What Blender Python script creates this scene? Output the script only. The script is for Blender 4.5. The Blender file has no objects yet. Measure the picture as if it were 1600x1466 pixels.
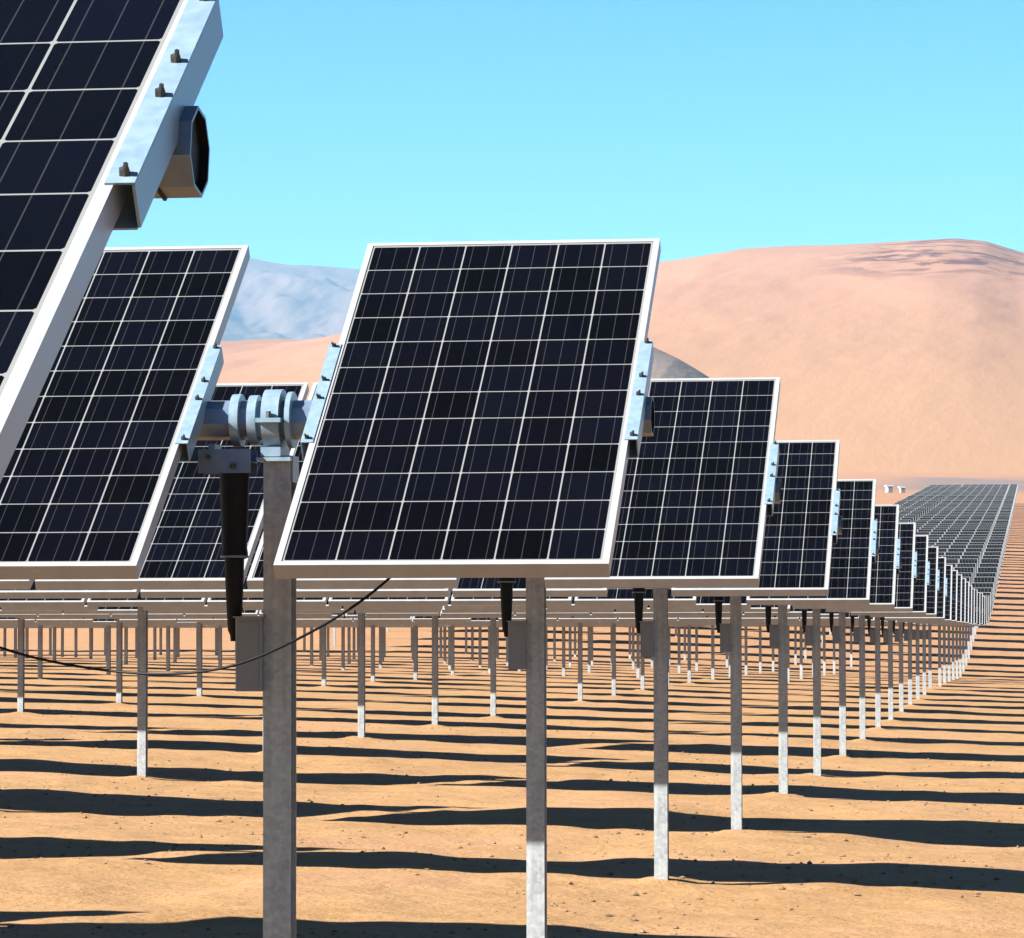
import bpy, math, random
import numpy as np
from mathutils import Matrix, Vector
random.seed(7)
sc = bpy.context.scene
COL = sc.collection
R = math.radians
CZ = 1.70                                   # height of the lens above the ground at the first post

# ------------------------------------------------------------------ materials
def mat(name):
    m = bpy.data.materials.new(name); m.use_nodes = True
    nt = m.node_tree; b = nt.nodes['Principled BSDF']
    return m, nt, b
def N(nt, t, **kw):
    n = nt.nodes.new(t)
    for k, v in kw.items():
        setattr(n, k, v)
    return n
ALB = .72                                     # one scale for every base colour, set together with the exposure
def sc3(c): return tuple(v * ALB for v in c)
def M_(nt, op, a, b=None, c=None, clamp=False):
    n = nt.nodes.new('ShaderNodeMath'); n.operation = op; n.use_clamp = clamp
    for i, v in enumerate((a, b, c)):
        if v is None: continue
        if isinstance(v, (int, float)): n.inputs[i].default_value = v
        else: nt.links.new(v, n.inputs[i])
    return n.outputs[0]
def mix(nt, fac, a, b):
    n = nt.nodes.new('ShaderNodeMix'); n.data_type = 'RGBA'
    if isinstance(fac, (int, float)): n.inputs[0].default_value = fac
    else: nt.links.new(fac, n.inputs[0])
    for i, v in ((6, a), (7, b)):
        if isinstance(v, tuple): n.inputs[i].default_value = (*sc3(v), 1)
        else: nt.links.new(v, n.inputs[i])
    return n.outputs[2]
def noise(nt, vec, scale, detail=4, rough=.55, dist=0):
    n = nt.nodes.new('ShaderNodeTexNoise'); n.inputs['Scale'].default_value = scale
    n.inputs['Detail'].default_value = detail; n.inputs['Roughness'].default_value = rough
    n.inputs['Distortion'].default_value = dist
    if vec is not None: nt.links.new(vec, n.inputs['Vector'])
    return n.outputs['Fac']
def ramp(nt, fac, stops, interp='LINEAR'):
    n = nt.nodes.new('ShaderNodeValToRGB'); cr = n.color_ramp; cr.interpolation = interp
    while len(cr.elements) < len(stops): cr.elements.new(.5)
    for e, (p, c) in zip(cr.elements, stops):
        e.position = p; e.color = (*sc3(c), 1) if isinstance(c, tuple) else (c, c, c, 1)
    nt.links.new(fac, n.inputs[0]); return n.outputs[0]
def bump(nt, bsdf, h, strength, dist):
    n = nt.nodes.new('ShaderNodeBump'); n.inputs['Strength'].default_value = strength
    n.inputs['Distance'].default_value = dist
    nt.links.new(h, n.inputs['Height']); nt.links.new(n.outputs[0], bsdf.inputs['Normal'])
def scaled(nt, vec, s):
    n = nt.nodes.new('ShaderNodeMapping'); n.inputs['Scale'].default_value = s
    nt.links.new(vec, n.inputs[0]); return n.outputs[0]
def pos(nt):
    return nt.nodes.new('ShaderNodeNewGeometry').outputs['Position']

def metal_mat(name, c1, c2, metallic, rough, scale=18, spangle=False):
    m, nt, b = mat(name)
    tc = nt.nodes.new('ShaderNodeTexCoord').outputs['Object']
    f = noise(nt, tc, scale, 5, .6)
    if spangle:
        v = N(nt, 'ShaderNodeTexVoronoi'); v.inputs['Scale'].default_value = 60; nt.links.new(tc, v.inputs['Vector'])
        f = M_(nt, 'MULTIPLY_ADD', v.outputs['Color'], .35, M_(nt, 'MULTIPLY', f, .65))
        st = noise(nt, scaled(nt, tc, (30, 30, 1.2)), 1, 4, .6)      # vertical run marks
        f = M_(nt, 'MULTIPLY_ADD', st, .5, M_(nt, 'MULTIPLY', f, .6))
    nt.links.new(ramp(nt, f, [(.3, c1), (.7, c2)]), b.inputs['Base Color'])
    b.inputs['Metallic'].default_value = metallic
    nt.links.new(M_(nt, 'MULTIPLY_ADD', f, .2, rough - .1), b.inputs['Roughness'])
    bump(nt, b, f, .08, .002)
    return m
ALU = metal_mat('anodised_aluminium', (.31, .32, .33), (.38, .385, .39), .12, .42, 9)
RAIL = metal_mat('zinc_rail', (.165, .25, .325), (.235, .33, .395), .12, .38, 30, False)  # zinc tinted blue: sky light on the shaded web, put into the base colour
GALV = metal_mat('galvanised_steel', (.215, .24, .27), (.46, .485, .48), .10, .5, 14, True)
TUBE = metal_mat('galvanised_tube', (.12, .17, .25), (.17, .23, .32), .25, .4, 20, False)  # steel with the blue of reflected sky painted into its colour
BOXM = metal_mat('grey_cabinet_paint', (.17, .185, .205), (.215, .23, .25), .0, .5, 8)
BLACK = metal_mat('black_rubber_and_hollow', (.004, .004, .005), (.010, .010, .010), .0, .55, 25)
BLACK.node_tree.nodes['Principled BSDF'].inputs['Specular IOR Level'].default_value = .15
BOLT = metal_mat('dark_bolt', (.03, .03, .03), (.10, .09, .08), .5, .5, 60)
BACK = metal_mat('dark_backsheet', (.07, .07, .07), (.10, .10, .10), 0, .6, 5)
WHITE = metal_mat('white_cabin_paint', (.74, .74, .72), (.82, .82, .80), 0, .5, 2)

CPX, CPY = .157, .1585                       # cell pitch
def cell_mat():
    m, nt, b = mat('solar_cell_glass')
    uv = N(nt, 'ShaderNodeUVMap', uv_map='UVMap').outputs[0]
    sp = N(nt, 'ShaderNodeSeparateXYZ'); nt.links.new(uv, sp.inputs[0])
    x, y = sp.outputs[0], sp.outputs[1]
    def cellc(v, p):                          # distance to cell centre
        q = M_(nt, 'DIVIDE', v, p)
        fr = M_(nt, 'FRACT', M_(nt, 'ADD', q, 100.0))
        return M_(nt, 'MULTIPLY', M_(nt, 'ABSOLUTE', M_(nt, 'SUBTRACT', fr, .5)), p), M_(nt, 'FLOOR', M_(nt, 'ADD', q, 100.0))
    dx, ix = cellc(x, CPX); dy, iy = cellc(y, CPY)
    gx = M_(nt, 'GREATER_THAN', dx, CPX / 2 - .0023)
    gy = M_(nt, 'GREATER_THAN', dy, CPY / 2 - .0021)
    ch = M_(nt, 'GREATER_THAN', M_(nt, 'ADD', dx, dy), CPX / 2 + CPY / 2 - .0085)
    # outside the field of 6 x 12 cells
    ox = M_(nt, 'GREATER_THAN', M_(nt, 'ABSOLUTE', x), 3 * CPX - .002)
    oy = M_(nt, 'GREATER_THAN', M_(nt, 'ABSOLUTE', y), 6 * CPY - .002)
    gap = M_(nt, 'MAXIMUM', M_(nt, 'MAXIMUM', gx, gy), M_(nt, 'MAXIMUM', ch, M_(nt, 'MAXIMUM', ox, oy)))
    # three busbars a cell
    fx = M_(nt, 'FRACT', M_(nt, 'ADD', M_(nt, 'DIVIDE', x, CPX / 3), 100.0))
    bus = M_(nt, 'LESS_THAN', M_(nt, 'ABSOLUTE', M_(nt, 'SUBTRACT', fx, .5)), .0011 / (CPX / 3))
    # each cell its own tint
    cb = N(nt, 'ShaderNodeCombineXYZ'); nt.links.new(ix, cb.inputs[0]); nt.links.new(iy, cb.inputs[1])
    oi = N(nt, 'ShaderNodeObjectInfo'); nt.links.new(M_(nt, 'MULTIPLY', oi.outputs['Random'], 57.0), cb.inputs[2])
    wn = N(nt, 'ShaderNodeTexWhiteNoise'); nt.links.new(cb.outputs[0], wn.inputs['Vector'])
    cell = mix(nt, wn.outputs['Value'], (.0005, .0006, .0006), (.0016, .0018, .0042))
    soil = noise(nt, scaled(nt, uv, (3, 3, 3)), 1.3, 5, .6)
    c1 = mix(nt, bus, cell, (.026, .027, .030))
    c2 = mix(nt, gap, c1, (.20, .205, .205))
    c3 = mix(nt, M_(nt, 'MULTIPLY', soil, .0035), c2, (.45, .34, .22))   # thin dust
    nt.links.new(c3, b.inputs['Base Color'])
    b.inputs['Roughness'].default_value = .12
    b.inputs['IOR'].default_value = 1.22
    return m
CELL = cell_mat()

# ------------------------------------------------------------------ terrain
def smooth(a): a = np.clip(a, 0, 1); return a * a * (3 - 2 * a)
_rng = np.random.RandomState(11)
_T = _rng.rand(256, 256) * 2 - 1
def vn(x, y, s=0):
    x = x + s * 37.17; y = y + s * 91.7
    xi = np.floor(x).astype(np.int64); yi = np.floor(y).astype(np.int64)
    fx = x - xi; fy = y - yi; fx = fx * fx * fx * (fx * (fx * 6 - 15) + 10); fy = fy * fy * fy * (fy * (fy * 6 - 15) + 10)
    g = lambda a, b: _T[a & 255, b & 255]
    return (g(xi, yi) * (1 - fx) + g(xi + 1, yi) * fx) * (1 - fy) + (g(xi, yi + 1) * (1 - fx) + g(xi + 1, yi + 1) * fx) * fy
def slope_z(Y):                               # long profile: flat, then a 5 % fan, then easing
    Y = np.asarray(Y, float)
    m = .0518
    a, b = 134., 162.
    u = np.clip((Y - a) / (b - a), 0, 1)
    z = m * (b - a) * u * u / 2 + m * np.clip(Y - b, 0, None)
    z -= .004 * np.clip(Y - 540, 0, None)
    return z
def cross_z(X, Y):
    X = np.asarray(X, float)
    xs = np.where(X < -2.3, -32 * np.tanh((-X - 2.3) / 32.), np.where(X > 0, 9 * np.tanh((X + 2.3) / 9.), X + 2.3))
    return -.033 * xs
def relief(X, Y):
    a = .034 * vn(X / 1.7, Y / 2.7, 1) + .018 * vn(X / .62, Y / .95, 2) + .04 * vn(X / 6., Y / 5., 3)
    a += .011 * vn(X / .26, Y / .36, 4) + 0.012 * vn(X / 3.1 + Y / 9, Y / 1.2, 6)
    d = 1.0 + np.clip(Y - 120, 0, 600) / 200.
    a *= 1 - .55 * smooth((Y - 26) / 45.)
    a += (.12 * vn(X / 23., Y / 31., 5)) * smooth((Y - 60) / 80.) * d
    return a
def ground_z(X, Y):
    X = np.asarray(X, float); Y = np.asarray(Y, float)
    # soil heaped a little round each driven post
    px = (X + 2.325) / 6.567; py = (Y - 11.46) / 6.3916
    dx = (px - np.round(px)) * 6.567; dy = (py - np.round(py)) * 6.3916
    on = (X < 0) & (Y > 8) & (Y < 110)
    d2 = (dx / .20) ** 2 + (dy / .26) ** 2
    heap = np.where(on, .045 * np.exp(-d2) * (1 + .5 * vn(X / .12, Y / .12, 7)) - .012 * np.exp(-d2 / 5), 0)
    return cross_z(X, Y) + slope_z(Y) + relief(X, Y) + heap

def make_mesh(name, verts, faces, mats, matidx=None, uvs=None, smooth_=False):
    me = bpy.data.meshes.new(name)
    me.from_pydata([tuple(v) for v in verts], [], faces)
    for m in mats: me.materials.append(m)
    if matidx: me.polygons.foreach_set('material_index', matidx)
    if smooth_: me.polygons.foreach_set('use_smooth', [True] * len(faces))
    if uvs:
        l = me.uv_layers.new(name='UVMap'); l.data.foreach_set('uv', [c for u in uvs for c in u])
    me.update(); return me
def link(name, me, parent=None, **props):
    o = bpy.data.objects.new(name, me); COL.objects.link(o)
    if parent: o.parent = parent
    for k, v in props.items(): o[k] = v
    return o
def grid_mesh(name, XX, YY, ZZ, m):
    ny, nx = XX.shape
    co = np.stack([XX, YY, ZZ], -1).reshape(-1, 3).astype(np.float32)
    i = np.arange(ny * nx).reshape(ny, nx)
    q = np.stack([i[:-1, :-1], i[:-1, 1:], i[1:, 1:], i[1:, :-1]], -1).reshape(-1, 4)
    me = bpy.data.meshes.new(name)
    me.vertices.add(len(co)); me.vertices.foreach_set('co', co.ravel())
    me.loops.add(q.size); me.loops.foreach_set('vertex_index', q.ravel().astype(np.int32))
    me.polygons.add(len(q)); me.polygons.foreach_set('loop_start', np.arange(0, q.size, 4, dtype=np.int32))
    me.polygons.foreach_set('loop_total', np.full(len(q), 4, np.int32))
    me.polygons.foreach_set('use_smooth', np.ones(len(q), bool))
    me.materials.append(m); me.update(calc_edges=True); me.validate()
    return me

def grow(start, step, k, end):
    o = [start]; s = step
    while o[-1] < end: o.append(o[-1] + s); s *= k
    return o
ys = list(np.arange(-40, 8, 4.)) + list(np.arange(8, 12, .3)) + list(np.arange(12, 50, .09)) + grow(50, .1, 1.006, 190)
ys += grow(ys[-1] + .9, 1.0, 1.03, 9500)
xl = grow(0, .11, 1.0, 13); xl += grow(xl[-1] + .12, .13, 1.02, 45); xl += grow(xl[-1] + 1.2, 1.3, 1.12, 9000)
xr = grow(.11, .11, 1.0, 3.5) ; xr += grow(xr[-1] + .13, .15, 1.06, 9000)
xs = np.array([-v for v in reversed(xl)] + xr); ys = np.array(ys)
XX, YY = np.meshgrid(xs, ys)
ZZ = ground_z(XX, YY)

def sand_mat():
    m, nt, b = mat('desert_sand')
    p = pos(nt)
    n1 = noise(nt, p, .35, 5, .6)
    n2 = noise(nt, scaled(nt, p, (1.6, 3.2, 1)), 1.0, 6, .65)
    n3 = noise(nt, p, 22, 6, .7)
    base = ramp(nt, n1, [(.32, (.295, .163, .065)), (.5, (.333, .190, .081)), (.68, (.355, .193, .103))])
    warm = mix(nt, M_(nt, 'MULTIPLY', ramp(nt, n2, [(.42, 0.0), (.62, 1.0)]), .38), base, (.40, .245, .125))
    dk = mix(nt, M_(nt, 'MULTIPLY', ramp(nt, n3, [(.36, 1.0), (.50, 0.0)]), .48), warm, (.18, .098, .036))
    # red gravelly patches further up the fan
    sp = N(nt, 'ShaderNodeSeparateXYZ'); nt.links.new(p, sp.inputs[0])
    mr = N(nt, 'ShaderNodeMapRange'); nt.links.new(sp.outputs[1], mr.inputs[0])
    mr.inputs[1].default_value = 70; mr.inputs[2].default_value = 240
    n4 = noise(nt, scaled(nt, p, (.25, .06, 1)), 1, 5, .6)
    red = mix(nt, M_(nt, 'MULTIPLY', mr.outputs[0], M_(nt, 'MULTIPLY_ADD', n4, .9, .2, clamp=True)), dk, (.29, .140, .082))
    peb = N(nt, 'ShaderNodeTexVoronoi'); peb.inputs['Scale'].default_value = 9; nt.links.new(p, peb.inputs['Vector'])
    peb.inputs['Randomness'].default_value = 1
    pm = M_(nt, 'MULTIPLY', M_(nt, 'LESS_THAN', peb.outputs['Distance'], .14), M_(nt, 'GREATER_THAN', noise(nt, p, 1.1, 2), .56))
    c = mix(nt, M_(nt, 'MULTIPLY', pm, .7), red, (.13, .07, .035))
    gb = noise(nt, scaled(nt, p, (.012, .006, 1)), 1, 4)
    b1 = N(nt, 'ShaderNodeMapRange'); nt.links.new(sp.outputs[1], b1.inputs[0]); b1.inputs[1].default_value = 640; b1.inputs[2].default_value = 700
    b2 = N(nt, 'ShaderNodeMapRange'); nt.links.new(sp.outputs[1], b2.inputs[0]); b2.inputs[1].default_value = 1060; b2.inputs[2].default_value = 930
    b3 = N(nt, 'ShaderNodeMapRange'); nt.links.new(sp.outputs[0], b3.inputs[0]); b3.inputs[1].default_value = -36; b3.inputs[2].default_value = -18
    gf = M_(nt, 'MULTIPLY', M_(nt, 'MULTIPLY', b1.outputs[0], b2.outputs[0]), M_(nt, 'MULTIPLY', b3.outputs[0], M_(nt, 'MULTIPLY_ADD', gb, .6, .5, clamp=True)))
    c = mix(nt, gf, c, (.135, .115, .115))
    nt.links.new(c, b.inputs['Base Color'])
    b.inputs['Roughness'].default_value = .95; b.inputs['Specular IOR Level'].default_value = .15
    h = M_(nt, 'ADD', M_(nt, 'MULTIPLY', n3, .5), M_(nt, 'MULTIPLY', noise(nt, p, 5, 5, .6), 1.0))
    bump(nt, b, h, .7, .035)
    return m
SAND = sand_mat()
g = link('ground', grid_mesh('ground', XX, YY, ZZ, SAND), kind='structure')

# hills -----------------------------------------------------------
def hill_mat(name, stops, rock, rock_mask, scale, bumpd):
    m, nt, b = mat(name)
    p = pos(nt)
    n1 = noise(nt, scaled(nt, p, (scale, scale * .6, scale * 1.5)), 1, 5, .55, .15)
    base = ramp(nt, n1, stops)
    if rock_mask:
        sp = N(nt, 'ShaderNodeSeparateXYZ'); nt.links.new(p, sp.inputs[0])
        mz = N(nt, 'ShaderNodeMapRange'); nt.links.new(sp.outputs[2], mz.inputs[0])
        mz.inputs[1].default_value = rock_mask[0]; mz.inputs[2].default_value = rock_mask[1]
        mx = N(nt, 'ShaderNodeMapRange'); nt.links.new(sp.outputs[0], mx.inputs[0])
        mx.inputs[1].default_value = rock_mask[2]; mx.inputs[2].default_value = rock_mask[3]
        n2 = noise(nt, scaled(nt, p, (.035, .03, .11)), 1, 7, .68, .8)
        f = M_(nt, 'MULTIPLY', M_(nt, 'MULTIPLY', mz.outputs[0], mx.outputs[0]), ramp(nt, n2, [(.48, 0.0), (.55, 1.0)]))
        base = mix(nt, M_(nt, 'MULTIPLY', f, .8), base, rock)
    if rock_mask:
        my = N(nt, 'ShaderNodeMapRange'); nt.links.new(sp.outputs[2], my.inputs[0])
        my.inputs[1].default_value = 165; my.inputs[2].default_value = 70
        n5 = noise(nt, scaled(nt, p, (.004, .002, .01)), 1, 4)
        base = mix(nt, M_(nt, 'MULTIPLY', my.outputs[0], M_(nt, 'MULTIPLY_ADD', n5, 1.2, .2, clamp=True)), base, (.285, .163, .083))
    nt.links.new(base, b.inputs['Base Color'])
    b.inputs['Roughness'].default_value = 1; b.inputs['Specular IOR Level'].default_value = .05
    hh = M_(nt, 'ADD', n1, M_(nt, 'MULTIPLY', noise(nt, scaled(nt, p, (scale * 9, scale * 2.2, scale * 5)), 1, 8, .62), .35))
    bump(nt, b, hh, .30, bumpd)
    return m
F = 5755.1; VX, VY = 1586.9, 983.1            # measured from the photo: focal length and the point rows run to, in photo pixels
def ridge(pts, D):                            # skyline measured in the photo -> metres at distance D
    a = np.array(pts, float)
    return (a[:, 0] - VX) / F * D, (VY - a[:, 1]) / F * D + CZ
def hill(name, D0, Dr, D1, pts, m, nx, ny, rel, seed, low):
    rx, rz = ridge(pts, Dr)
    ua = np.linspace(rx[0], rx[-1], nx); va = np.linspace(0, 1, ny)
    U, V = np.meshgrid(ua, va)
    Yv = np.where(V < .6, D0 + (Dr - D0) * V / .6, Dr + (D1 - Dr) * (V - .6) / .4)
    rzz = np.interp(U, rx, rz)
    k = np.ones(3) / 3.
    row = np.interp(ua, rx, rz); pad = np.pad(row, 1, mode='edge'); row = np.convolve(pad, k, 'valid')
    RZ = np.tile(row, (ny, 1))
    base = ground_z(U * 0, Yv * 0 + D0) + low
    t = np.where(V < .6, V / .6, 1 - .75 * ((V - .6) / .4))
    prof = np.where(V < .6, .55 * t + .45 * np.sin(t * math.pi / 2), t ** 1.2)
    Z = base + (RZ - base) * prof
    s = rel
    n = vn(U / (190.) , Yv / (260.), seed) * .55 + vn(U / 80. + Yv / 300., Yv / 210., seed + 1) * .3
    n += vn(U / 33. + Yv / 160., Yv / 90., seed + 2) * .13 + vn(U / 12., Yv / 30., seed + 3) * .05 + vn(U / 5., Yv / 9., seed + 4) * .02
    env = np.sin(np.clip(t, 0, 1) * math.pi) ** .8 * .85 + .06
    Z = Z + s * n * env
    return link(name, grid_mesh(name, U, Yv, Z, m), kind='structure')
HM = hill_mat('pink_dune', [(.30, (.280, .146, .090)), (.5, (.292, .155, .096)), (.7, (.30, .164, .102))], (.05, .016, .022), (166, 182, -104, -66), .006, 6)
hill('hills', 1150, 2250, 3300,
     [(-900, 700), (100, 640), (325, 604), (345, 574), (362, 550), (385, 530), (405, 522), (430, 518), (500, 524), (560, 522), (700, 500), (850, 462), (960, 425), (1030, 409), (1110, 398), (1180, 386),
      (1250, 383), (1330, 382), (1420, 378), (1500, 375), (1545, 380), (1600, 398), (1680, 404), (1800, 420), (2100, 500), (2600, 620)],
     HM, 700, 240, 6.5, 20, -3)
RM = hill_mat('grey_rock', [(.3, (.16, .105, .075)), (.5, (.26, .185, .14)), (.7, (.33, .24, .18))], None, None, .02, 4)
hill('rocky_hill', 1130, 1380, 1600, [(700, 800), (800, 700), (880, 590), (940, 540), (985, 525), (1015, 533), (1040, 545), (1065, 557), (1090, 572), (1115, 588), (1135, 625), (1165, 745), (1180, 800)],
     RM, 300, 120, 5, 31, -6)
MM = hill_mat('distant_mountain', [(.3, (.085, .055, .045)), (.5, (.115, .077, .062)), (.7, (.145, .098, .078))], None, None, .0035, 40)
hill('mountains', 5200, 7600, 9200, [(-1500, 560), (-600, 470), (-100, 430), (150, 412), (270, 400), (345, 390), (385, 388), (410, 395), (440, 400), (500, 403), (560, 410), (640, 430), (760, 450), (860, 480), (1000, 560), (1400, 700)],
     MM, 600, 200, 55, 41, 0)

# ------------------------------------------------------------------ mesh builder
class MB:
    def __init__(s): s.v = []; s.f = []; s.m = []; s.uv = []; s.sm = []
    def poly(s, pts, mi=0, uv=None):
        n = len(s.v); s.v += [tuple(p) for p in pts]; s.f.append(tuple(range(n, n + len(pts)))); s.m.append(mi)
        s.uv += list(uv) if uv else [(9, 9)] * len(pts)
    def box(s, c, d, mi=0, M=None, bev=0.0):
        x, y, z = (k / 2 for k in d)
        if bev > 0:
            # chamfered along z edges
            b = bev
            ring = [(-x + b, -y), (x - b, -y), (x, -y + b), (x, y - b), (x - b, y), (-x + b, y), (-x, y - b), (-x, -y + b)]
            P = [(a, e, -z) for a, e in ring] + [(a, e, z) for a, e in ring]
            F_ = [tuple(range(7, -1, -1)), tuple(range(8, 16))] + [(i, (i + 1) % 8, 8 + (i + 1) % 8, 8 + i) for i in range(8)]
        else:
            P = [(-x, -y, -z), (x, -y, -z), (x, y, -z), (-x, y, -z), (-x, -y, z), (x, -y, z), (x, y, z), (-x, y, z)]
            F_ = [(3, 2, 1, 0), (4, 5, 6, 7), (0, 1, 5, 4), (1, 2, 6, 5), (2, 3, 7, 6), (3, 0, 4, 7)]
        P = [Vector(p) + Vector(c) for p in P]
        if M: P = [M @ p for p in P]
        for f in F_: s.poly([P[i] for i in f], mi)
    def tube(s, a, b, ra, rb, n=16, mi=0, caps=True, rot=0.0):
        a = Vector(a); b = Vector(b); d = (b - a).normalized()
        u = d.orthogonal().normalized() if abs(d.x) < .99 else Vector((0, 1, 0)); w = d.cross(u)
        A = [a + (u * math.cos(t) + w * math.sin(t)) * ra for t in [rot + 2 * math.pi * i / n for i in range(n)]]
        B = [b + (u * math.cos(t) + w * math.sin(t)) * rb for t in [rot + 2 * math.pi * i / n for i in range(n)]]
        for i in range(n): s.poly([A[i], A[(i + 1) % n], B[(i + 1) % n], B[i]], mi)
        if caps: s.poly(A[::-1], mi); s.poly(B, mi)
    def mesh(s, name, mats, smooth_=False):
        me = make_mesh(name, s.v, s.f, mats, s.m, s.uv)
        if smooth_:
            import bmesh
            bm = bmesh.new(); bm.from_mesh(me); bmesh.ops.remove_doubles(bm, verts=bm.verts, dist=1e-5)
            for f in bm.faces: f.smooth = True
            for e in bm.edges:
                if len(e.link_faces) == 2 and e.calc_face_angle(0) > .6: e.smooth = False
            bm.to_mesh(me); bm.free()
        return me

PW, PL, FD = .992, 1.956, .048               # panel width, length, frame depth
LIP = .020
def frame_into(mb, M, mi=0, lip=LIP):
    LIP = lip
    mb.box((0, PL / 2 - LIP / 2, -FD / 2), (PW, LIP, FD), mi, M)
    mb.box((0, -PL / 2 + LIP / 2, -FD / 2), (PW, LIP, FD), mi, M)
    for sx in (-1, 1):
        mb.box((sx * (PW / 2 - LIP / 2), 0, -FD / 2), (LIP, PL - 2 * LIP, FD), mi, M)
def glass_into(mb, M, mi=0, back=0, lip=LIP):
    LIP = lip
    x, y = PW / 2 - LIP - .0004, PL / 2 - LIP - .0004
    z = -.0025; zb = -.009
    q = [(-x, -y), (x, -y), (x, y), (-x, y)]
    mb.poly([M @ Vector((a, b, z)) for a, b in q], mi, q)
    mb.poly([M @ Vector((a, b, zb)) for a, b in q[::-1]], back)
I4 = Matrix.Identity(4)
f_ = MB(); frame_into(f_, I4)
for sx in (-1, 1):                            # inward bottom lips of the frame
    f_.box((sx * (PW / 2 - .0245), 0, -FD + .0028), (.009 + .0, PL - 2 * LIP - .002, .0016), 0, I4)
FRAME_ME = f_.mesh('panel_frame', [ALU])
g_ = MB(); glass_into(g_, I4, 0, 1); GLASS_ME = g_.mesh('panel_glass', [CELL, BACK])

def rail_mesh(side):                          # short bolted channel at the side of a panel; side=+1 right
    mb = MB(); w = .040; L = .60; t = .004; d = .062
    x0 = side * (PW / 2 - .0115)
    mb.box((x0 + side * w / 2, 0, .0015), (w, L, .003), 0)                              # lit flange
    mb.box((x0 + side * (w - t / 2), -.0, -d / 2 - .0005), (t, L - .0, d), 0)            # web
    mb.box((x0 + side * (w / 2 - t), 0, -d - .0025), (w - 2 * t + .006, L - .002, .003), 0)  # rear flange
    for yy in (-.275, -.035, .075, .285):
        c = x0 + side * w * .55
        mb.tube((c, yy, .0030), (c, yy, .0115), .0085, .0075, 6, 1)
        mb.tube((c + side * .002, yy - .004, .0115), (c + side * .005, yy - .006, .021), .0038, .0036, 6, 1)
    return mb.mesh('mounting_rail', [RAIL, BOLT])
RAIL_R, RAIL_L = rail_mesh(1), rail_mesh(-1)

GAPC = -2.3685; SEG = 6.567; POSTX = -2.315
TO = .100                                     # tube axis behind the glass plane
XEND = -1.170
def panel_xs(nseg):
    xs = [XEND - PW / 2]; ends = []
    e = {0: 'R'}
    for i in range(nseg):
        r = -2.575 - SEG * i
        n = 6; g = .0285
        for j in range(n): xs.append(r - PW / 2 - j * (PW + g))
    return xs
def post_xs(nseg): return [POSTX - SEG * i for i in range(nseg + 1)]

# post: lipped channel, open to the right
def post_into(mb, top, bot, x=0, y=0, mi=0):
    w, d, t = .088, .096, .006
    cz = (top + bot) / 2; h = top - bot
    mb.box((x, y - d / 2 + t / 2, cz), (w, t, h), mi)
    mb.box((x, y + d / 2 - t / 2, cz), (w, t, h), mi)
    mb.box((x - w / 2 + t / 2, y, cz), (t, d - 2 * t, h), mi)
p_ = MB(); post_into(p_, -.115, -3.1); POST_ME = p_.mesh('support_post', [GALV])

def bearing_mesh():                           # origin at tube axis above the post
    mb = MB()
    # split round housing, upper shell lit, bolted flanges
    n = 20
    for (xa, xb, r) in ((-.044, .012, .098), (-.094, -.066, .080), (-.150, -.122, .084), (.030, .046, .090)):
        mb.tube((xa, 0, 0), (xb, 0, 0), r, r, n, 0)
    mb.box((-.016, -.104, -.006), (.080, .030, .014), 0)       # housing ear
    mb.box((-.016, .104, -.006), (.080, .030, .014), 0)
    mb.box((-.016, 0, -.104), (.064, .150, .030), 0)           # saddle on the post head
    mb.box((-.005, -.020, -.128), (.110, .130, .012), 0)
    mb.tube((-.016, -.108, .0), (-.016, -.108, .022), .009, .009, 6, 1)
    mb.tube((-.016, .108, .0), (-.016, .108, .022), .009, .009, 6, 1)
    # sloping gusset down the right side of the post head
    P = [(.046, -.050, -.116), (.052, -.050, -.116), (.052, .046, -.116), (.046, .046, -.116),
         (.046, -.050, -.20), (.052, -.050, -.20), (.052, .046, -.20), (.046, .046, -.20)]
    for f in ((0, 1, 2, 3), (7, 6, 5, 4), (0, 4, 5, 1), (1, 5, 6, 2), (2, 6, 7, 3), (3, 7, 4, 0)): mb.poly([P[i] for i in f], 0)
    return mb.mesh('bearing_housing', [RAIL, BOLT], True)
BEAR_ME = bearing_mesh()
def bracket_mesh():
    mb = MB()
    mb.box((-.163, -.03, -.135), (.170, .10, .004), 0)
    mb.box((-.163, -.082, -.133), (.170, .004, .076), 0)
    mb.box((-.163, .022, -.133), (.170, .004, .076), 0)
    mb.box((-.205, -.030, -.088), (.02, .10, .02), 0)
    mb.tube((-.133, -.09, -.150), (-.133, -.104, -.150), .011, .010, 6, 1)
    mb.tube((-.212, -.09, -.120), (-.212, -.104, -.120), .009, .008, 6, 1)
    return mb.mesh('damper_bracket', [TUBE, BOLT])
BRKT_ME = bracket_mesh()
def damper_mesh():                            # black telescopic damper, hangs from the bracket
    mb = MB(); x, y = -.141, -.03
    z = -.138
    rr = [(0, .040), (-.010, .047), (-.025, .049), (-.06, .047), (-.15, .044), (-.27, .040), (-.285, .043), (-.300, .043), (-.305, .031), (-.36, .030), (-.45, .026), (-.53, .021), (-.545, .014)]
    for (a, ra), (b, rb) in zip(rr[:-1], rr[1:]): mb.tube((x, y, z + a), (x, y, z + b), ra, rb, 20, 0, False)
    mb.tube((x, y, z - .53), (x, y, z - .565), .016, .012, 12, 0)
    return mb.mesh('damper', [BLACK], True)
DAMP_ME = damper_mesh()
def ring_mesh():
    mb = MB(); x, y, z = -.141, -.03, -.138
    mb.tube((x, y, z - .2935), (x, y, z - .3005), .0455, .0455, 20, 0)
    return mb.mesh('damper_ring', [TUBE], True)
RING_ME = ring_mesh()
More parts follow.
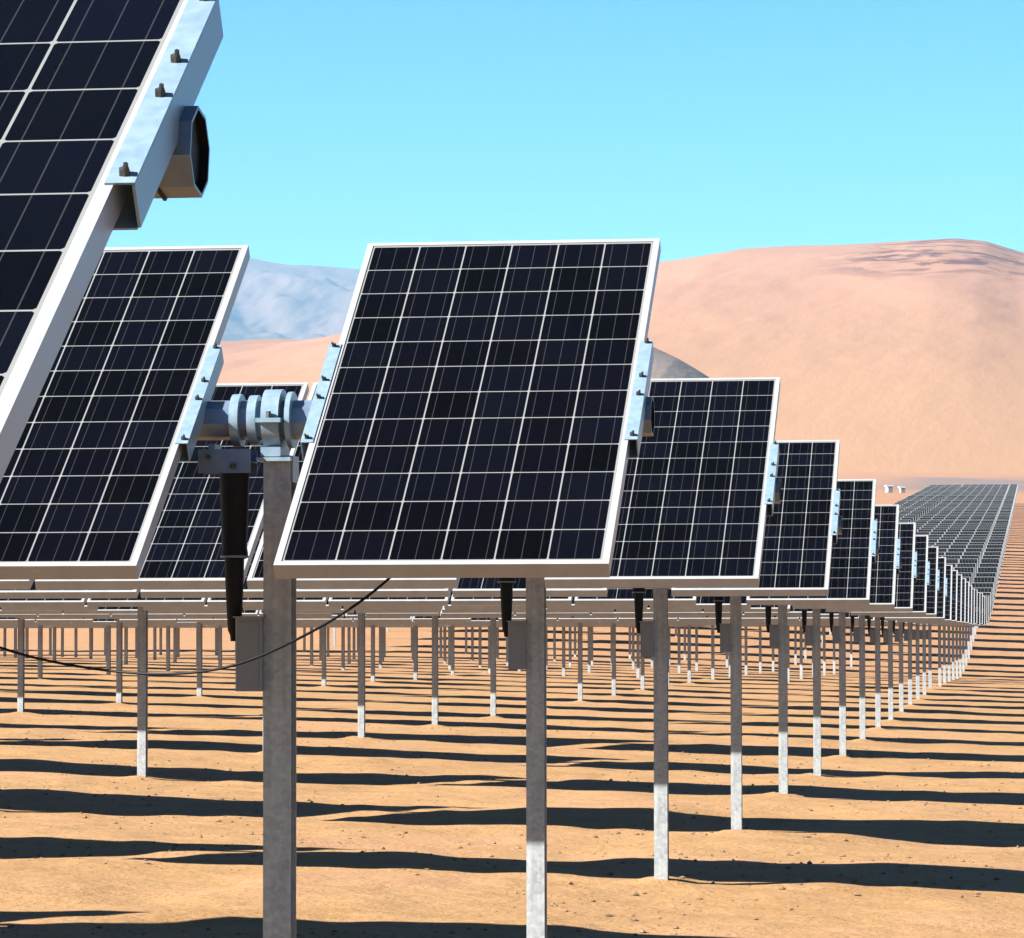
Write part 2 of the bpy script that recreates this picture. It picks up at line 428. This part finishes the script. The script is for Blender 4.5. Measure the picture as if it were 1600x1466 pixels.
def cabinet_mesh():
    mb = MB(); x0, x1 = -.128, -.043
    mb.box(((x0 + x1) / 2, .02, -.745), (x1 - x0, .20, .232), 0, bev=.006)
    mb.box(((x0 + x1) / 2, .02, -.6265), (x1 - x0 + .012, .212, .005), 0)
    mb.box(((x0 + x1) / 2, -.0815, -.745), (x1 - x0 - .018, .003, .205), 0)
    return mb.mesh('control_box', [BOXM, BLACK])
CAB_ME = cabinet_mesh()
_tubes = {}
def tube_mesh(x0, x1, tilt):
    key = round(x0 - x1, 2)
    if key not in _tubes:
        mb = MB(); L = x0 - x1; r = .063; n = 8
        ang = [math.pi / 8 + i * math.pi / 4 for i in range(n)]
        O = [(r * math.cos(a), r * math.sin(a)) for a in ang]; Iq = [(.92 * a, .92 * b) for a, b in O]
        for i in range(n):
            j = (i + 1) % n
            mb.poly([(0, *O[i]), (-L, *O[i]), (-L, *O[j]), (0, *O[j])][::-1], 0)
            mb.poly([(0, *Iq[i]), (-L, *Iq[i]), (-L, *Iq[j]), (0, *Iq[j])], 1)
            mb.poly([(0, *O[i]), (0, *O[j]), (0, *Iq[j]), (0, *Iq[i])], 0)
        mb.poly([(-.012, *q) for q in Iq], 1)  # black disc and inner walls paint the shade inside the open tube
        # strap band near the end
        for i in range(n):
            j = (i + 1) % n
            Q = [(1.06 * a, 1.06 * b) for a, b in O]
            mb.poly([(-.050, *Q[i]), (-.054, *Q[i]), (-.054, *Q[j]), (-.050, *Q[j])], 1)
            mb.poly([(-.050, *O[i]), (-.050, *O[j]), (-.050, *Q[j]), (-.050, *Q[i])], 1)
        _tubes[key] = mb.mesh('torque_tube', [TUBE, BLACK])
    return _tubes[key]

Y0, Z0, PITCH = 11.4041, .7402 + CZ, 6.3916
DT = {-1: 1.0, 0: 2.47, 1: -.28, 2: -.66, 3: -.24, 4: -.64, 5: -.62, 6: .33, 7: .03, 8: -.12, 9: -.26}
DZ = {-1: 0, 0: .011, 1: .014, 2: .026, 3: .02, 4: .018, 5: .016, 6: .014, 7: .007, 8: -.03, 9: -.05, 10: -.05}
DY = {-1: -.14, 0: .039, 1: -.035, 2: -.066, 3: .121, 4: -.025, 5: -.063, 6: -.029, 7: .034, 8: .039, 9: .009}
DX = {-1: .020}
ORD = {-1: 'nearest solar tracker row, its cropped dark panel filling the upper left corner',
       0: 'tracker row holding the big central panel, black damper and thick grey post beside it',
       1: 'tracker row directly behind the big central panel, its end panel half covered by it',
       2: 'third panel row of the receding line, its post foot on the sand right of centre',
       3: 'fourth row of the receding line, narrow end panel with two cell columns showing',
       4: 'fifth row of the receding line, its slim end panel left of the white specks',
       5: 'sixth row of the receding line, end panel a narrow dark strip',
       6: 'seventh row of the receding line, very narrow dark sliver of panel',
       7: 'eighth row of the receding line, sliver where the far grey field begins behind',
       8: 'ninth row of the receding line, thin dark sliver under the field track line',
       9: 'tenth row of the receding line, last clearly separate dark sliver'}
GRP = 'solar tracker rows receding across the desert'
def tracker(k, nseg):
    Y = Y0 + k * PITCH + DY.get(k, 0); tilt = R(32.386 + DT.get(k, random.uniform(-.35, .35)))
    Zp = Z0 + DZ.get(k, random.uniform(-.03, .01) - .04) + float(slope_z(Y))
    n = Vector((0, -math.sin(tilt), math.cos(tilt)))
    ax = Vector((0, Y, Zp)) - n * TO
    gz = float(slope_z(Y) + cross_z(POSTX, Y))
    root = bpy.data.objects.new('solar_tracker', None); COL.objects.link(root)
    root.empty_display_size = .3
    root.location = (POSTX + DX.get(k, 0), ax.y, gz)
    root['category'] = 'solar tracker'; root['group'] = GRP
    root['label'] = ORD.get(k, 'one of the tightly overlapped tracker rows between the last dark slivers and the rising slope')
    base = Vector((POSTX, ax.y, gz))
    def part(name, me, loc, rx=0, parent=root):
        o = link(name, me, parent); o.location = loc; o.rotation_euler = (rx, 0, 0); return o
    xs_ = panel_xs(nseg)
    x_end = xs_[-1] - PW / 2 - .1
    part('torque_tube', tube_mesh(XEND + .046, x_end, tilt), Vector((XEND + .046, ax.y, ax.z)) - base, tilt)
    for i, px in enumerate(post_xs(nseg)):
        part('support_post', POST_ME, Vector((px, ax.y, ax.z)) - base)
        part('bearing_housing', BEAR_ME, Vector((px, ax.y, ax.z)) - base)
        if i == 0 :
            part('damper_bracket', BRKT_ME, Vector((px, ax.y, ax.z)) - base)
            d = part('damper', DAMP_ME, Vector((px, ax.y, ax.z)) - base)
            part('damper_ring', RING_ME, (0, 0, 0), 0, d)
            part('control_box', CAB_ME, Vector((px, ax.y, ax.z)) - base)
    for i, x in enumerate(xs_):
        jt = random.uniform(-.0025, .0025) if i > 1 else 0
        p = part('solar_panel', FRAME_ME, Vector((x, Y, Zp)) - base + n * jt, tilt)
        part('solar_cells', GLASS_ME, (0, 0, 0), 0, p)
        if k < 9:
            if i == 0: part('mounting_rail', RAIL_R, (0, 0, 0), 0, p); part('mounting_rail', RAIL_L, (0, 0, 0), 0, p)
            elif (i - 1) % 6 == 0: part('mounting_rail', RAIL_R, (0, 0, 0), 0, p)
            elif (i - 1) % 6 == 5: part('mounting_rail', RAIL_L, (0, 0, 0), 0, p)
    return root
NDET = 15
for k in range(-1, NDET):
    Y = Y0 + k * PITCH
    nseg = max(1, math.ceil((.280 * Y + 5.5 - 2.6) / SEG))
    tracker(k, nseg)

# far rows: one mesh each, shared
def far_row_mesh(name, xs_, pxs, tilt=R(32.3)):
    mb = MB(); n = Vector((0, -math.sin(tilt), math.cos(tilt)))
    for i, x in enumerate(xs_):
        if i: x += .26
        M = Matrix.Translation((x, 0, 0)) @ Matrix.Rotation(tilt, 4, 'X')
        frame_into(mb, M, 0, lip=.013); glass_into(mb, M, 1, 2, .013)
    for px in pxs:
        px += .13
        post_into(mb, -.2, -3.4, px, .058, 3)
    mb.box(((xs_[0] + xs_[-1]) / 2, .058, -.095), (xs_[0] - xs_[-1] + PW + .1, .12, .12), 3)
    return mb.mesh(name, [ALU, CELL, BACK, GALV])
wide = far_row_mesh('far_tracker_wide', panel_xs(7), [POSTX] + [POSTX - 2.19 * i for i in range(2, 22)])
mid = far_row_mesh('far_tracker_mid', panel_xs(4), post_xs(4))
narrow = far_row_mesh('far_tracker_narrow', [x for x in panel_xs(2) if x > -13.3], post_xs(1))
k = NDET
while True:
    Y = Y0 + k * PITCH
    if Y > 514: break
    me = wide if Y < 150 else (mid if Y < 340 else narrow)
    o = link('solar_tracker', me)
    o.location = (.0040 * max(0, Y - 110), Y, Z0 - .05 + float(slope_z(Y)) + random.uniform(-.03, .03))
    o.rotation_euler = (R(random.uniform(-.6, .6)), 0, 0)
    o['category'] = 'solar tracker'; o['group'] = GRP
    o['label'] = ('one of the tightly overlapped tracker rows between the last dark slivers and the rising slope' if Y < 150 else
                  'one of the far solar tracker rows packed on the grey rising slope at right')
    k += 1
# cable drooping under the front row
def cable():
    pts = [(-3.75, .20), (-3.45, .07), (-3.2, .0), (-3.0, -.075), (-2.8, -.112), (-2.62, -.132), (-2.45, -.128), (-2.3, -.10), (-2.12, -.018), (-1.98, .06), (-1.89, .128), (-1.85, .165)]
    cu = bpy.data.curves.new('cable', 'CURVE'); cu.dimensions = '3D'; cu.bevel_depth = .0042; cu.bevel_resolution = 3
    s = cu.splines.new('NURBS'); s.points.add(len(pts) - 1); s.use_endpoint_u = True; s.order_u = 4
    for p, (x, z) in zip(s.points, pts):
        y = 10.95 - .2 * math.exp(-((x + 2.3) / .5) ** 2)
        p.co = (x * y / 10.9, y, z + CZ, 1)
    o = bpy.data.objects.new('tmp', cu); COL.objects.link(o)
    dg = bpy.context.evaluated_depsgraph_get()
    me = bpy.data.meshes.new_from_object(o.evaluated_get(dg)); bpy.data.objects.remove(o)
    me.materials.clear(); me.materials.append(BLACK)
    for p in me.polygons: p.use_smooth = True
    link('cable', me, label='thin black cable sagging below the front panels and across the grey post', category='cable')
cable()

# stones
def stones():
    rng = np.random.RandomState(5)
    V, Fc = [], []
    ico = [(0, 0, 1), (.9, 0, .3), (.28, .85, .3), (-.72, .52, .3), (-.72, -.52, .3), (.28, -.85, .3), (0, 0, -.6)]
    fi = [(0, 1, 2), (0, 2, 3), (0, 3, 4), (0, 4, 5), (0, 5, 1), (6, 2, 1), (6, 3, 2), (6, 4, 3), (6, 5, 4), (6, 1, 5)]
    n = 7500
    Y = 16 + 44 * rng.rand(n) ** 1.3; X = -(.30 * Y) + rng.rand(n) * (.30 * Y + 2.5)
    keep = vn(X / 1.7, Y / 2.2, 8) > -.15
    X, Y = X[keep], Y[keep]; Z = ground_z(X, Y)
    for x, y, z in zip(X, Y, Z):
        s = .005 + .022 * rng.rand() ** 4; a = rng.rand() * 6.28; n0 = len(V)
        sx, sy, sz = s * (.8 + .6 * rng.rand()), s * (.7 + .5 * rng.rand()), s * (.5 + .4 * rng.rand())
        for p in ico:
            px, py = p[0] * sx * (1 + .3 * rng.randn() * .5), p[1] * sy * (1 + .3 * rng.randn() * .5)
            V.append((x + px * math.cos(a) - py * math.sin(a), y + px * math.sin(a) + py * math.cos(a), z + p[2] * sz))
        Fc += [tuple(n0 + i for i in f) for f in fi]
    m, nt, b = mat('desert_stone')
    p = pos(nt)
    nt.links.new(ramp(nt, noise(nt, p, 3, 3), [(.35, (.12, .065, .032)), (.6, (.23, .14, .07))]), b.inputs['Base Color'])
    b.inputs['Roughness'].default_value = .95
    link('scattered_stones', make_mesh('stones', V, Fc, [m]), kind='stuff', label='small brown stones scattered over the sand', category='stones')
stones()

# two small white cabins beyond the field
def cabin(x, y, s, label):
    z = float(slope_z(y)) + float(cross_z(x, y)) - .3
    root = bpy.data.objects.new('site_cabin', None); COL.objects.link(root); root.location = (x, y, z); root.rotation_euler = (0, 0, R(14))
    root['label'] = label; root['category'] = 'cabin'
    w, d, h = 2.0 * s, 2.2 * s, 2.2 * s
    a = MB(); a.box((0, 0, h / 2), (w, d, h), 0, bev=.05); link('cabin_wall', a.mesh('cabin_wall', [WHITE]), root)
    a = MB(); a.box((0, 0, h + .08), (w + .3, d + .3, .16), 0); link('roof', a.mesh('roof', [WHITE]), root)
    a = MB(); a.box((w * .2, -d / 2 - .03, h * .42), (.75, .05, h * .8), 0); link('door', a.mesh('door', [BOXM]), root)
CABY = 640
for px, s, lab in ((1393, 1.0, 'small white cabin beyond the solar field, left of the pair'), (1413, .8, 'small white cabin beyond the solar field, right of the pair')):
    cabin((px - VX) / F * CABY, CABY, s * .5, lab)

# ------------------------------------------------------------------ air
hz = MB(); hz.box((0, 3800, 0), (19000, 12800, 2200)); 
zt, zb = 900.0, -60.0
hz = MB(); hz.box((0, 4300, (zt + zb) / 2), (19600, 11200, zt - zb))
hm = bpy.data.materials.new('haze_air'); hm.use_nodes = True; nt = hm.node_tree; nt.nodes.clear()
out = nt.nodes.new('ShaderNodeOutputMaterial'); pv = nt.nodes.new('ShaderNodeVolumePrincipled')
pv.inputs['Color'].default_value = (.32, .58, .84, 1); pv.inputs['Density'].default_value = 0.76e-4; pv.inputs['Anisotropy'].default_value = .0
nt.links.new(pv.outputs[0], out.inputs['Volume'])
link('haze', hz.mesh('haze', [hm]), kind='stuff', label='thin pale blue desert haze over the far land', category='haze')

# ------------------------------------------------------------------ light
sd = Vector((-1.5, -.658, 1.0)).normalized()
L = bpy.data.lights.new('sun', 'SUN'); L.energy = 5; L.angle = R(.5); L.color = (1, .965, .90)
lo = bpy.data.objects.new('sun', L); COL.objects.link(lo); lo.rotation_euler = sd.to_track_quat('Z', 'Y').to_euler(); lo.location = (-30, -20, 30)
w = bpy.data.worlds.new('World'); sc.world = w; w.use_nodes = True; nt = w.node_tree
bg = nt.nodes['Background']; sky = nt.nodes.new('ShaderNodeTexSky'); sky.sky_type = 'NISHITA'; sky.sun_disc = False
sky.sun_elevation = math.asin(sd.z); sky.sun_rotation = math.atan2(sd.x, sd.y) % (2 * math.pi)
sky.altitude = 1500; sky.air_density = 1.0; sky.dust_density = .3; sky.ozone_density = 1.5
tint = nt.nodes.new('ShaderNodeMix'); tint.data_type = 'RGBA'; tint.blend_type = 'MULTIPLY'; tint.inputs[0].default_value = 1
nt.links.new(sky.outputs[0], tint.inputs[6]); 
tcw = nt.nodes.new('ShaderNodeTexCoord'); spw = nt.nodes.new('ShaderNodeSeparateXYZ'); nt.links.new(tcw.outputs['Generated'], spw.inputs[0])
# clear, dry high-desert sky: deepens quickly above the horizon
nt.links.new(ramp(nt, spw.outputs[2], [(0, (.32, .74, .93)), (.10, (.22, .70, .93)), (.17, (.095, .62, .93)), (.26, (.05, .30, .66)), (.5, (.022, .13, .42)), (1, (.012, .06, .25))]), tint.inputs[7])
nt.links.new(tint.outputs[2], bg.inputs[0]); bg.inputs[1].default_value = .05
SKYTINT = tint

# ------------------------------------------------------------------ camera
psi, th, ro = .1357, .0437, -.0019
fw = Vector((-math.sin(psi) * math.cos(th), math.cos(psi) * math.cos(th), math.sin(th)))
r = Vector((math.cos(psi), math.sin(psi), 0)); u = r.cross(fw)
r2 = r * math.cos(ro) + u * math.sin(ro); u2 = -r * math.sin(ro) + u * math.cos(ro)
cd = bpy.data.cameras.new('camera'); co = bpy.data.objects.new('camera', cd); COL.objects.link(co)
m = Matrix((r2, u2, -fw)).transposed().to_4x4(); m.translation = (0, 0, CZ); co.matrix_world = m
cd.sensor_width = 36; cd.lens = F / 1600 * 36; cd.clip_start = .1; cd.clip_end = 60000
sc.camera = co
vs = sc.view_settings; vs.view_transform = 'Standard'; vs.look = 'None'; vs.exposure = 2.5; vs.gamma = 1
sc.display_settings.display_device = 'sRGB'
sc.cycles.max_bounces = 6; sc.cycles.diffuse_bounces = 2; sc.cycles.volume_bounces = 0; sc.cycles.use_adaptive_sampling = True
